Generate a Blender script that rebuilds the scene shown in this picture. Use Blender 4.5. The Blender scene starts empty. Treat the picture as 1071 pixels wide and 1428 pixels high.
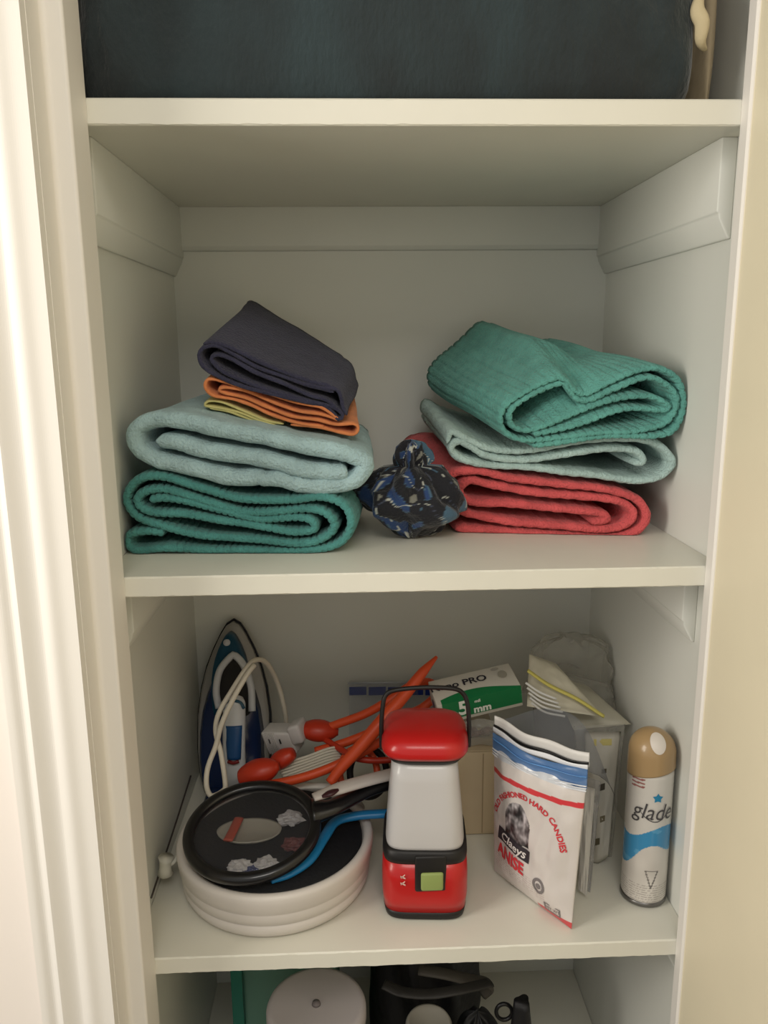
import bpy, bmesh, math, random
from math import pi, sin, cos, radians
from mathutils import Vector, Matrix, Euler, noise
random.seed(7)

# ------------------------------------------------------------------ camera
CAM = Vector((-.065, -.7926, .2323)); FPX = 1100.0
ROT = Euler((radians(78.07), radians(.503), radians(-2.214)), 'XYZ')
C = bpy.context.scene.collection
cd = bpy.data.cameras.new('camera'); cam = bpy.data.objects.new('camera', cd); C.objects.link(cam)
cam.location = CAM; cam.rotation_euler = ROT
cd.sensor_fit = 'VERTICAL'; cd.sensor_height = 36; cd.lens = 36*FPX/1428; cd.clip_start = .02
bpy.context.scene.camera = cam
# ------------------------------------------------------------------ light
vs = bpy.context.scene.view_settings
vs.view_transform = 'Standard'; vs.look = 'None'; vs.gamma = 1; vs.use_curve_mapping = False
vs.exposure = 0.0
w = bpy.data.worlds.new('world'); bpy.context.scene.world = w; w.use_nodes = True
w.node_tree.nodes['Background'].inputs[0].default_value = (1, .97, .90, 1)
w.node_tree.nodes['Background'].inputs[1].default_value = .56
def area(name, loc, target, sx, sy, power, col):
    ld = bpy.data.lights.new(name, 'AREA'); ld.shape = 'RECTANGLE'; ld.size = sx; ld.size_y = sy
    ld.energy = power; ld.color = col
    o = bpy.data.objects.new(name, ld); C.objects.link(o); o.location = loc
    o.rotation_euler = (Vector(target)-Vector(loc)).to_track_quat('-Z', 'Y').to_euler()
area('hall_lamp', (-1.20, -.62, .30), (.1, -.15, 0), .5, .8, 12.5, (1, .93, .83))
area('hall_ceiling_light', (-.05, -1.50, 1.30), (-.1, 0, .0), .8, .5, 9, (1, .95, .88))

# ------------------------------------------------------------------ helpers
MR = ROT.to_matrix()
def at(u, v, x=None, y=None, z=None, k=0.0, x0=0.0):
    """photo pixel -> world point on the plane x=, z= or y = y + k*(X-x0)"""
    d = MR @ Vector(((u-535.5)/FPX, -(v-714)/FPX, -1))
    if x is not None: return CAM + d*((x-CAM.x)/d.x)
    if z is not None: return CAM + d*((z-CAM.z)/d.z)
    t = (y + k*(CAM.x-x0) - CAM.y)/(d.y - k*d.x)
    return CAM + d*t
def lin(c):
    return tuple((x/255/12.92 if x/255 <= .04045 else ((x/255+.055)/1.055)**2.4) for x in c)
def mat(name, col, rough=.5, bump=0, bscale=60, var=0, vscale=6, metal=0, sheen=0, trans=0, alpha=1, attr=False, spec=.5, coat=0, ior=1.45, sub=0, stretch=None):
    m = bpy.data.materials.new(name); m.use_nodes = True; nt = m.node_tree; N = nt.nodes; L = nt.links
    b = N['Principled BSDF']; c = lin(col)
    b.inputs['Base Color'].default_value = (*c, 1); b.inputs['Roughness'].default_value = rough
    b.inputs['Metallic'].default_value = metal; b.inputs['Sheen Weight'].default_value = sheen
    b.inputs['Transmission Weight'].default_value = trans; b.inputs['Alpha'].default_value = alpha
    b.inputs['Specular IOR Level'].default_value = spec; b.inputs['Coat Weight'].default_value = coat
    b.inputs['IOR'].default_value = ior
    if sub: b.inputs['Subsurface Weight'].default_value = sub; b.inputs['Subsurface Radius'].default_value = (.02, .02, .02)
    tc = N.new('ShaderNodeTexCoord'); src = tc.outputs['Object']
    if stretch:
        mp = N.new('ShaderNodeMapping'); mp.inputs['Scale'].default_value = stretch; L.new(src, mp.inputs[0]); src = mp.outputs[0]
    if attr:
        a = N.new('ShaderNodeVertexColor'); a.layer_name = 'Col'; L.new(a.outputs[0], b.inputs['Base Color'])
    elif var:
        n = N.new('ShaderNodeTexNoise'); n.inputs['Scale'].default_value = vscale; n.inputs['Detail'].default_value = 4
        L.new(src, n.inputs['Vector'])
        r = N.new('ShaderNodeValToRGB'); r.color_ramp.elements[0].position = .3; r.color_ramp.elements[1].position = .7
        r.color_ramp.elements[0].color = (*[max(0, x*(1-var)) for x in c], 1); r.color_ramp.elements[1].color = (*[min(1, x*(1+var)) for x in c], 1)
        L.new(n.outputs[0], r.inputs[0]); L.new(r.outputs[0], b.inputs['Base Color'])
    if bump:
        n = N.new('ShaderNodeTexNoise'); n.inputs['Scale'].default_value = bscale; n.inputs['Detail'].default_value = 3
        L.new(src, n.inputs['Vector'])
        bp = N.new('ShaderNodeBump'); bp.inputs['Strength'].default_value = bump; bp.inputs['Distance'].default_value = .004
        L.new(n.outputs[0], bp.inputs['Height']); L.new(bp.outputs[0], b.inputs['Normal'])
    return m
def film(name, col, op=.3, rough=.12, bump=.4, bscale=30, edge=.55):
    """thin plastic film: part see-through, part milky and glossy"""
    m = mat(name, col, rough, bump, bscale); nt = m.node_tree; N = nt.nodes; L = nt.links
    b = N['Principled BSDF']; out = N['Material Output']
    t = N.new('ShaderNodeBsdfTransparent'); mx = N.new('ShaderNodeMixShader')
    lw = N.new('ShaderNodeLayerWeight'); lw.inputs[0].default_value = .35
    ma = N.new('ShaderNodeMath'); ma.operation = 'MULTIPLY_ADD'; ma.inputs[1].default_value = edge; ma.inputs[2].default_value = op; ma.use_clamp = True
    L.new(lw.outputs['Facing'], ma.inputs[0]); L.new(ma.outputs[0], mx.inputs[0])
    L.new(t.outputs[0], mx.inputs[1]); L.new(b.outputs[0], mx.inputs[2]); L.new(mx.outputs[0], out.inputs[0])
    return m
def thing(name, label, cat, loc=(0, 0, 0), group=None):
    o = bpy.data.objects.new(name, None); o.empty_display_size = .02; C.objects.link(o); o.location = loc
    o['label'] = label; o['category'] = cat
    if group: o['group'] = group
    return o
def mesh(name, verts, faces, m, parent=None, smooth=False, cols=None, mats=None, midx=None, label=None):
    base = Vector(parent.matrix_world.translation) if False else (Vector(WORLDLOC.get(parent.name, (0, 0, 0))) if parent else Vector((0, 0, 0)))
    me = bpy.data.meshes.new(name); me.from_pydata([tuple(Vector(v)-base) for v in verts], [], faces); me.update()
    for mm in (mats or [m]): me.materials.append(mm)
    if midx: me.polygons.foreach_set('material_index', midx)
    if smooth: me.polygons.foreach_set('use_smooth', [True]*len(me.polygons))
    if cols:
        ca = me.color_attributes.new('Col', 'FLOAT_COLOR', 'POINT')
        flat = []
        for c in cols: flat += [*lin(c), 1]
        ca.data.foreach_set('color', flat)
    bm = bmesh.new(); bm.from_mesh(me); bmesh.ops.recalc_face_normals(bm, faces=bm.faces); bm.to_mesh(me); bm.free()
    o = bpy.data.objects.new(name, me); C.objects.link(o)
    if parent: o.parent = parent
    if label: o['label'] = label
    WORLDLOC[o.name] = tuple(base)
    return o
WORLDLOC = {}
def T(name, label, cat, loc, group=None):
    o = thing(name, label, cat, loc, group); WORLDLOC[o.name] = tuple(loc); return o
def tag(o, label, cat, group=None):
    o['label'] = label; o['category'] = cat
    if group: o['group'] = group
    return o
def joinm(parts):
    V = []; F = []
    for v, f in parts:
        n = len(V); V += list(v); F += [tuple(i+n for i in q) for q in f]
    return V, F
def box(x0, x1, y0, y1, z0, z1):
    v = [(x, y, z) for x in (x0, x1) for y in (y0, y1) for z in (z0, z1)]
    f = [(0, 1, 3, 2), (4, 6, 7, 5), (0, 4, 5, 1), (2, 3, 7, 6), (0, 2, 6, 4), (1, 5, 7, 3)]
    return v, f
def obox(o, a, b, c):
    o, a, b, c = map(Vector, (o, a, b, c))
    v = [o+a*i+b*j+c*k for i in (0, 1) for j in (0, 1) for k in (0, 1)]
    return v, box(0, 1, 0, 1, 0, 1)[1]
def bevelled(o, wdt, seg=3):
    md = o.modifiers.new('bevel', 'BEVEL'); md.width = wdt; md.segments = seg; md.limit_method = 'ANGLE'
    for p in o.data.polygons: p.use_smooth = True
    return o
def struct(name, v, f, m, bev=0):
    o = mesh(name, v, f, m); o['kind'] = 'structure'
    if bev: bevelled(o, bev, 2)
    return o
def prism(poly, z0, z1):
    n = len(poly); v = [(x, y, z0) for x, y in poly]+[(x, y, z1) for x, y in poly]
    f = [tuple(range(n))[::-1], tuple(range(n, 2*n))]+[(i, (i+1) % n, n+(i+1) % n, n+i) for i in range(n)]
    return v, f
def cr(pts, step, closed=False):
    """Catmull-Rom through tuples, resampled roughly every `step`"""
    P = [Vector(p) for p in pts]; n = len(P); out = []
    rng = range(n) if closed else range(n-1)
    for i in rng:
        p0 = P[(i-1) % n] if closed or i > 0 else P[0]*2-P[1]
        p1 = P[i]; p2 = P[(i+1) % n]
        p3 = P[(i+2) % n] if closed or i+2 < n else P[-1]*2-P[-2]
        k = max(1, int((p2-p1).length/step+.5))
        for j in range(k):
            t = j/k
            out.append(.5*((2*p1)+(p2-p0)*t+(2*p0-5*p1+4*p2-p3)*t*t+(3*p1-p0-3*p2+p3)*t**3))
    if not closed: out.append(P[-1])
    return out
def tube(path, r, seg=10, closed=False, flat=1.0, up=(0, 0, 1), caps=True):
    """sweep; r number or function(t 0..1); flat squashes along the second axis"""
    n = len(path); V = []; F = []; prev = None
    for i, p in enumerate(path):
        a = path[(i-1) % n] if (closed or i > 0) else p; b = path[(i+1) % n] if (closed or i < n-1) else p
        t = (b-a).normalized()
        if prev is None:
            u = Vector(up)-t*Vector(up).dot(t)
            if u.length < 1e-3: u = Vector((1, 0, 0))-t*t.x
            u.normalize()
        else:
            u = prev-t*prev.dot(t); u.normalize()
        prev = u; s = t.cross(u)
        rr = r(i/(n-1)) if callable(r) else r
        for j in range(seg):
            a_ = 2*pi*j/seg
            V.append(p+s*cos(a_)*rr+u*sin(a_)*rr*flat)
    m = n if closed else n-1
    for i in range(m):
        for j in range(seg):
            F.append((i*seg+j, ((i+1) % n)*seg+j, ((i+1) % n)*seg+(j+1) % seg, i*seg+(j+1) % seg))
    if not closed and caps:
        F.append(tuple(range(seg))[::-1]); F.append(tuple(range((n-1)*seg, n*seg)))
    return V, F
def lathe(prof, cx, cy, seg=48, sx=1, sy=1, close=True):
    V = []; F = []; n = len(prof)
    for r, z in prof:
        for j in range(seg):
            a = 2*pi*j/seg; V.append((cx+r*cos(a)*sx, cy+r*sin(a)*sy, z))
    for i in range(n-1):
        for j in range(seg):
            F.append((i*seg+j, i*seg+(j+1) % seg, (i+1)*seg+(j+1) % seg, (i+1)*seg+j))
    if close:
        if prof[0][0] > 1e-6: F.append(tuple(range(seg))[::-1])
        if prof[-1][0] > 1e-6: F.append(tuple(range((n-1)*seg, n*seg)))
    return V, F
def loft(secs, seg=48, e=4.0, rot=0, c0=(0, 0)):
    """sections (z, hx, hy[, cx, cy]) of superellipses"""
    V = []; F = []
    for s in secs:
        z, hx, hy = s[:3]; cx, cy = (s[3], s[4]) if len(s) > 3 else c0
        for j in range(seg):
            a = 2*pi*j/seg; ca, sa = cos(a), sin(a)
            x = hx*math.copysign(abs(ca)**(2/e), ca); y = hy*math.copysign(abs(sa)**(2/e), sa)
            V.append((cx+x*cos(rot)-y*sin(rot), cy+x*sin(rot)+y*cos(rot), z))
    n = len(secs)
    for i in range(n-1):
        for j in range(seg): F.append((i*seg+j, i*seg+(j+1) % seg, (i+1)*seg+(j+1) % seg, (i+1)*seg+j))
    F.append(tuple(range(seg))[::-1]); F.append(tuple(range((n-1)*seg, n*seg)))
    return V, F
def grid(fn, nu, nv, wrapu=False):
    V = [fn(i/(nu if wrapu else nu-1), j/(nv-1)) for j in range(nv) for i in range(nu)]; F = []
    for j in range(nv-1):
        for i in range(nu if wrapu else nu-1):
            k = (i+1) % nu
            F.append((j*nu+i, j*nu+k, (j+1)*nu+k, (j+1)*nu+i))
    return V, F
def text(s, size, shear=0, bold=0.0, sx=1.0, cut=.35):
    """flat text as (points, faces), centred on 0"""
    cu = bpy.data.curves.new('text', 'FONT'); cu.body = s; cu.size = size; cu.shear = shear; cu.offset = bold
    cu.align_x = 'CENTER'; cu.align_y = 'CENTER'; cu.resolution_u = 3
    o = bpy.data.objects.new('text', cu); C.objects.link(o)
    dg = bpy.context.evaluated_depsgraph_get(); dg.update()
    me = bpy.data.meshes.new_from_object(o.evaluated_get(dg))
    bm = bmesh.new(); bm.from_mesh(me); bmesh.ops.triangulate(bm, faces=bm.faces)
    for _ in range(4 if cut < .3 else 2):
        ed = [e for e in bm.edges if e.calc_length() > size*cut]
        if ed: bmesh.ops.subdivide_edges(bm, edges=ed, cuts=1)
        bmesh.ops.triangulate(bm, faces=bm.faces)
    bm.verts.index_update()
    V = [(v.co.x*sx, v.co.y) for v in bm.verts]; F = [tuple(v.index for v in f.verts) for f in bm.faces]
    bm.free(); bpy.data.objects.remove(o); bpy.data.curves.remove(cu); bpy.data.meshes.remove(me)
    return V, F
def fbm(p, s): return noise.noise(Vector(p)*s)

# ------------------------------------------------------------------ dimensions
ZA, ZAb, ZB, ZBb, ZC, ZCb, ZD = .4563, .4328, 0, -.0219, -.4572, -.4785, -.90
XL, XR, D = -.331, .323, .446; H = .305
ZLO, ZHI = -1.2, .85

# ------------------------------------------------------------------ materials
paint = mat('closet_paint', (222, 223, 216), .42, .05, 18, .03, 4)
shelfp = mat('shelf_paint', (220, 218, 206), .38, .10, 30, .03, 6)
trimw = mat('trim_white_paint', (234, 230, 223), .55, .04, 20)
cream = mat('cream_wall_paint', (234, 224, 196), .5, .06, 60, .02, 8)
floorm = mat('hall_floor_wood', (124, 116, 106), .5, .1, 20, .2, 6)
black = mat('black_plastic', (14, 14, 16), .35)
satin = mat('black_rubber', (20, 20, 22), .6)

# ------------------------------------------------------------------ shell
struct('wall_left', *box(XL-.05, XL, 0, D+.05, ZLO, ZHI), paint)
struct('wall_right', *box(XR, XR+.05, 0, D+.05, ZLO, ZHI), paint)
struct('wall_back', *box(XL-.05, XR+.05, D, D+.05, ZLO, ZHI), paint)
struct('ceiling', *box(XL-.05, XR+.05, 0, D+.05, ZHI, ZHI+.04), paint)
struct('floor', *box(-3, 3, -3, D+.05, ZLO-.04, ZLO), floorm)
# left door jamb with its rounded stop, then casing and hall wall
y1 = at(205, 1420, x=-H).y; y2 = at(160, 1420, x=-.324).y+.012
prof = [(XL-.01, 0.0), (-H, 0.0), (-H, y1+.004)]
for i in range(5):
    a = i/4*pi/2; prof.append((-H-.003+.003*cos(a), y1+.003-.003*sin(a)))
for i in range(7):
    a = i/6*pi/2; prof.append((-.319-.005*sin(a), y1-.005*(1-cos(a))))
prof += [(-.324, y2), (-.38, y2), (-.38, 0)]
struct('trim_1', *prism(prof, ZLO, ZHI), trimw)
cas = [(-.3245, y2)]
for i in range(41):
    t = i/40; x = -.3245-.070*t
    cas.append((x, y2-.012-.003*math.exp(-((t-.32)/.12)**2)-.008*max(0, min(1, (t-.45)/.25))**1.5+.003*math.exp(-((t-.80)/.08)**2)))
cas += [(-.3945, y2)]
struct('trim_2', *prism(cas, ZLO, ZHI), trimw)
struct('wall_front', *box(-1.6, -.3801, y2, y2+.10, ZLO, ZHI+.2), mat('hall_wall_paint', (238, 230, 222), .5, .05, 60))
# right side: thin jamb bead, then the cream painted return wall
struct('trim_3', *prism([(H, 0), (XR+.02, 0), (XR+.02, -.016), (H+.002, -.016), (H, -.014)], ZLO, ZHI), trimw)
struct('wall_side', *box(H+.003, H+.08, -1.3, -.016, ZLO, ZHI+.2), cream)
struct('trim_4', *box(-.38, H+.08, -.10, 0, ZHI-.04, ZHI+.2), trimw)
# cleats under the shelves: board with a bevelled lower edge
def cleat_poly(th, h): return [(0, 0), (th, 0), (th, -h+.026), (th*.86, -h+.0245), (th*.84, -h+.020), (th*.30, -h+.003), (th*.22, -h), (0, -h)]
n = 5
for zt, yf, h in ((ZAb, .040, .097), (ZBb, .052, .084), (ZCb, .030, .046), (ZD-.02, .04, .08)):
    for side in (-1, 1):
        wx = XL if side < 0 else XR
        po = cleat_poly(.0165, h)
        v = []
        for y, cut in ((yf, 0), (D, 0)):
            v += [(wx-side*a, y, zt+b) for a, b in po]
        k = len(po)
        f = [tuple(range(k)), tuple(range(k, 2*k))[::-1]]+[(i, (i+1) % k, k+(i+1) % k, k+i) for i in range(k)]
        struct('trim_%d' % n, v, f, paint, .0015); n += 1
    po = [(0, 0), (.010, 0), (.010, -.055), (.006, -.061), (0, -.062)]; k = len(po)
    if zt != ZCb:
        v = [(XL, D-a, zt+b) for a, b in po]+[(XR, D-a, zt+b) for a, b in po]
        struct('trim_%d' % n, v, [tuple(range(k)), tuple(range(k, 2*k))[::-1]]+[(i, (i+1) % k, k+(i+1) % k, k+i) for i in range(k)], paint, .001); n += 1
def shelf(z0, z1, label):
    nx = 160; rng = random.Random(int(z1*1000)+9)
    V = []; F = []
    for i in range(nx+1):
        x = XL+.0005+(XR-XL-.001)*i/nx
        e = .0007*fbm((x, z1, 0), 60)+.0005*fbm((x, z1, 3), 200)
        for (y, z) in ((D-.0005, z1), (.0015, z1), (.0, z1-.0015+e), (.0, z0+.0012+e), (.0015, z0), (D-.0005, z0)): V.append((x, y+.0003, z))
    for i in range(nx):
        for j in range(6): F.append((i*6+j, i*6+(j+1) % 6, (i+1)*6+(j+1) % 6, (i+1)*6+j))
    F += [tuple(range(6)), tuple(range(nx*6, nx*6+6))[::-1]]
    o = mesh('closet_shelf', V, F, shelfp); tag(o, label, 'shelf', 'painted shelves'); return o
shelf(ZAb, ZA, 'white painted closet shelf under the dark teal plush blanket')
shelf(ZBb, ZB, 'white painted closet shelf carrying the folded towels')
shelf(ZCb, ZC, 'white painted closet shelf carrying the red lantern and white tub')
shelf(ZD-.02, ZD, 'lowest white closet shelf under the black bags')

# ------------------------------------------------------------------ folded cloths
def cloth(name, label, cat, path, y, k, x0, vL, vR, depth_seg, th, m, rib=0, ribsp=.006, extra=None, fold=.0, group=None, wob=.0015, step=.0035, zmin=None, xlim=None, seed=0, groove=False, warp=None):
    """a cloth folded along `path` (its front edge), running back along vL..vR"""
    base = [at(u, v, y=y, k=k, x0=x0).x for u, v in path]; xa, xb = min(base), max(base)
    def strip(path):
        F2 = [at(u, v, y=y, k=k, x0=x0) for u, v in path]
        pts = cr([(p.x, p.z) for p in F2], step)
        N = len(pts)
        V = []; F = []; S = 0; top = []; bot = []
        for i, p in enumerate(pts):
            a = pts[max(0, i-1)]; b = pts[min(N-1, i+1)]; t = (b-a).normalized(); nn = Vector((-t[1], t[0]))
            if i: S += (p-pts[i-1]).length
            endt = min(1, min(i, N-1-i)/2+.35)
            r = -rib*2*max(0, cos(2*pi*S/ribsp))**4 if groove else rib*sin(2*pi*S/ribsp)
            hh = th/2*endt
            top.append((p, nn, hh+r, S)); bot.append((p, -nn, hh+r, S))
        loop = top+bot[::-1]; M = len(loop)
        rings = [(-.25, .35), (0.0, .75), (.25, .93), (.6, 1.0)]+[(1+j, 1.0) for j in range(depth_seg)]
        for (dj, sc) in rings:
            t = max(0, dj)/depth_seg
            for (p, nn, hh, S_) in loop:
                q = p+nn*(hh*sc)
                s = min(1, max(0, (p[0]-xa)/(xb-xa+1e-9)))
                off = Vector(vL).lerp(Vector(vR), s)*t
                X = q[0]; Z = q[1]; Y = y+k*(q[0]-x0)
                P = Vector((X, Y, Z))+off
                if dj < 0: P.y -= th*.18
                if warp: P.z += warp(p, t)
                nz = Vector((noise.noise(Vector((P.x*14+seed, P.y*9, P.z*14))), noise.noise(Vector((P.x*12, P.y*20+seed, P.z*12+5))), noise.noise(Vector((P.x*15, P.y*9+7, P.z*15+seed)))))
                P += Vector((nz.x*wob, nz.y*wob*1.5, nz.z*wob))*(1+t)
                P.y += .0016*noise.noise(Vector((S_*40, seed, p[1]*30)))
                if zmin is not None: P.z = max(P.z, zmin+.0002*(P.z-zmin))
                if xlim: P.x = min(max(P.x, xlim[0]), xlim[1])
                P.y = min(P.y, D-.003)
                V.append(P)
        R = len(rings)
        for r_ in range(R-1):
            for i in range(M): F.append((r_*M+i, r_*M+(i+1) % M, (r_+1)*M+(i+1) % M, (r_+1)*M+i))
        for i in range(N-1):
            F.append((i, i+1, M-2-i, M-1-i)); o_ = (R-1)*M; F.append((o_+i, o_+M-1-i, o_+M-2-i, o_+i+1))
        return V, F
    parts = [strip(path)]+[strip(e) for e in (extra or [])]
    V, F = joinm(parts)
    o = mesh(name, V, F, m, smooth=True)
    return tag(o, label, cat, group)
def terry(name, col, var=.14, bs=300, bump=.9): return mat(name, col, .95, bump, bs, var, 45, sheen=.12, spec=.15)
def Z1(pts): return [(150+x/2.6775, 400+y/2.6775) for x, y in pts]
def Z2(pts): return [(480+x/2.142, 430+y/2.142) for x, y in pts]
def Z3(pts): return [(590+x/2.818, 450+y/2.818) for x, y in pts]
def Z4(pts): return [(260+x/4.119, 400+y/4.119) for x, y in pts]
# left stack
m_teal = terry('teal_terry', (80, 142, 138)); m_teal2 = terry('bright_teal_terry', (96, 158, 148))
m_aqua = terry('pale_aqua_terry', (164, 192, 196)); m_grey = terry('grey_aqua_terry', (168, 192, 188))
m_coral = terry('coral_terry', (204, 88, 90)); m_or = terry('orange_cotton', (212, 132, 84), bs=250, bump=.3)
m_yel = terry('yellow_cotton', (196, 190, 128), bs=250, bump=.3); m_navy = terry('charcoal_terry', (60, 60, 80), bs=300)
cloth('folded_towel', 'teal ribbed folded towel at the bottom of the left stack', 'towel',
      Z1([(215, 918), (150, 912), (85, 925), (80, 965), (120, 985), (240, 975), (450, 985), (700, 988), (850, 965), (905, 895), (885, 820), (800, 785), (680, 795), (500, 795), (360, 755), (200, 710), (110, 725), (72, 790), (110, 855), (210, 893), (350, 925), (550, 945), (720, 958), (800, 940), (845, 895), (815, 845), (740, 828), (640, 838), (500, 842), (350, 795), (220, 758), (135, 768), (112, 805), (165, 840), (300, 848), (430, 872), (600, 900), (700, 915), (770, 905), (760, 870), (690, 860), (560, 868), (440, 838), (300, 800), (210, 788), (160, 795)]),
      .088, -.06, -.2, (0.004, .23, -.002), (0.02, .22, -.002), 16, .0108, m_teal, .0009, .0075, groove=True, step=.0018, wob=.002, zmin=.0008, xlim=(XL+.002, 1), group='folded bath towels')
cloth('folded_towel', 'pale aqua puffy folded towel on the left stack under the orange cloth', 'towel',
      Z1([(560, 728), (640, 722), (690, 735), (800, 748), (920, 728), (968, 665), (900, 630), (700, 590), (500, 548), (300, 505), (180, 495), (103, 530), (105, 600), (180, 650), (330, 682), (480, 716), (600, 718)]),
      .088, -.05, -.2, (0.03, .24, .004), (0.0, .22, .010), 16, .0195, m_aqua, .0005, .004, extra=[Z1([(185, 578), (260, 585), (350, 608), (560, 645), (720, 682), (850, 700), (900, 690)])], wob=.003, xlim=(XL+.002, 1), seed=3, group='folded bath towels')
cloth('folded_cloth', 'thin pale yellow folded cloth squeezed under the orange cloth', 'cloth',
      Z4([(560, 790), (460, 770), (330, 715), (210, 668), (130, 665), (110, 690), (170, 700), (300, 722), (420, 768), (520, 800)]),
      .135, 0, 0, (.01, .19, .026), (0, .19, .022), 10, .0032, m_yel, extra=[Z4([(140, 705), (250, 722), (350, 755), (440, 780)])], wob=.002, seed=4, group='folded small cloths')
cloth('folded_cloth', 'orange folded cotton cloth between grey cloth and pale aqua towel', 'cloth',
      Z4([(600, 790), (760, 800), (880, 835), (960, 850), (985, 815), (960, 790), (860, 790), (760, 760), (600, 740), (450, 690), (330, 640), (220, 610), (180, 590), (210, 575), (330, 600), (450, 650), (620, 705), (760, 725), (830, 745), (880, 765), (800, 700), (740, 680), (600, 655), (440, 610), (300, 575), (170, 530), (115, 530), (105, 575), (150, 620), (260, 645), (360, 680), (480, 735), (640, 778), (800, 800)]),
      .130, 0, 0, (.015, .21, .030), (-.005, .20, .026), 12, .0042, m_or, .0002, .004, wob=.0025, seed=5, group='folded small cloths')
cloth('folded_cloth', 'charcoal grey folded hand towel on top of the left stack', 'cloth',
      Z4([(870, 700), (800, 650), (700, 620), (560, 555), (400, 490), (260, 420), (180, 400), (140, 425), (200, 490), (340, 545), (520, 605), (700, 655), (840, 690), (900, 735), (870, 760), (800, 690), (640, 650), (460, 605), (250, 550), (110, 485), (72, 420), (90, 365), (170, 345), (260, 385), (420, 465), (560, 515), (700, 565), (800, 590), (835, 600), (815, 570), (700, 540), (560, 490), (420, 430), (270, 360), (160, 325), (100, 335)]),
      .128, 0, 0, (.026, .235, .062), (.012, .17, .026), 16, .0052, m_navy, .0002, .0035,
      extra=[Z4([(640, 545), (760, 575), (860, 590), (890, 640), (900, 690), (925, 735)])], wob=.003, seed=6, group='folded small cloths')
# right stack
cloth('folded_towel', 'coral red folded towel at the bottom of the right stack', 'towel',
      Z2([(330, 660), (520, 672), (720, 684), (850, 678), (905, 632), (878, 572), (770, 540), (630, 524), (505, 512), (405, 488), (325, 498), (300, 545), (335, 602), (470, 636), (620, 650), (760, 660), (840, 648), (868, 612), (825, 578), (700, 562), (560, 552), (440, 530), (378, 516), (347, 545), (380, 580), (500, 588), (640, 600), (760, 612), (790, 630), (740, 640)]),
      .152, -.14, .2, (-.040, .20, .024), (-.012, .25, .006), 16, .0105, m_coral, .0005, .0045, zmin=.0008, xlim=(-1, XR-.002), seed=8, group='folded bath towels')
cloth('folded_towel', 'pale grey aqua folded towel in the middle of the right stack', 'towel',
      Z2([(860, 462), (890, 455), (870, 425), (780, 420), (640, 440), (540, 455), (430, 440), (380, 415), (340, 400), (318, 420), (350, 450), (440, 468), (580, 480), (700, 492), (850, 512), (940, 498), (978, 452), (930, 400), (820, 388), (700, 398), (560, 425), (450, 420), (370, 395), (320, 372), (305, 405)]),
      .150, -.14, .2, (-.014, .20, .024), (-.015, .23, .008), 14, .0095, m_grey, .0005, .0045, xlim=(-1, XR-.002), seed=9, wob=.003, group='folded bath towels')
cloth('folded_towel', 'bright teal ribbed folded towel on top of the right stack', 'towel',
      Z3([(430, 440), (620, 400), (800, 340), (940, 345), (965, 325), (900, 290), (780, 300), (620, 350), (480, 405), (400, 425), (345, 400), (345, 345), (430, 290), (540, 245), (575, 270), (605, 305), (660, 310), (760, 265), (880, 215), (960, 240), (1000, 300), (960, 390), (860, 425), (700, 435), (560, 450), (400, 462), (320, 430), (300, 370), (340, 315), (440, 260), (520, 225), (560, 232), (600, 275), (650, 285), (740, 240), (850, 188), (940, 180), (1010, 230), (1025, 330), (985, 425), (900, 450), (760, 445), (600, 462), (430, 484)]),
      .135, -.14, .2, (-.064, .215, .045), (-.080, .22, .040), 22, .0078, m_teal2, .0011, .0100, groove=True, step=.0017, warp=lambda p, t: (min(1, t*2.5)*.044*math.exp(-((p[0]-.205)/.034)**2)-.012*t*math.exp(-((p[0]-.27)/.04)**2))*(1 if p[1] > .125 else 0)*min(1, max(0, (p[1]-.125)/.02)), xlim=(-1, XR-.001), seed=11, wob=.003, group='folded bath towels')

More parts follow.
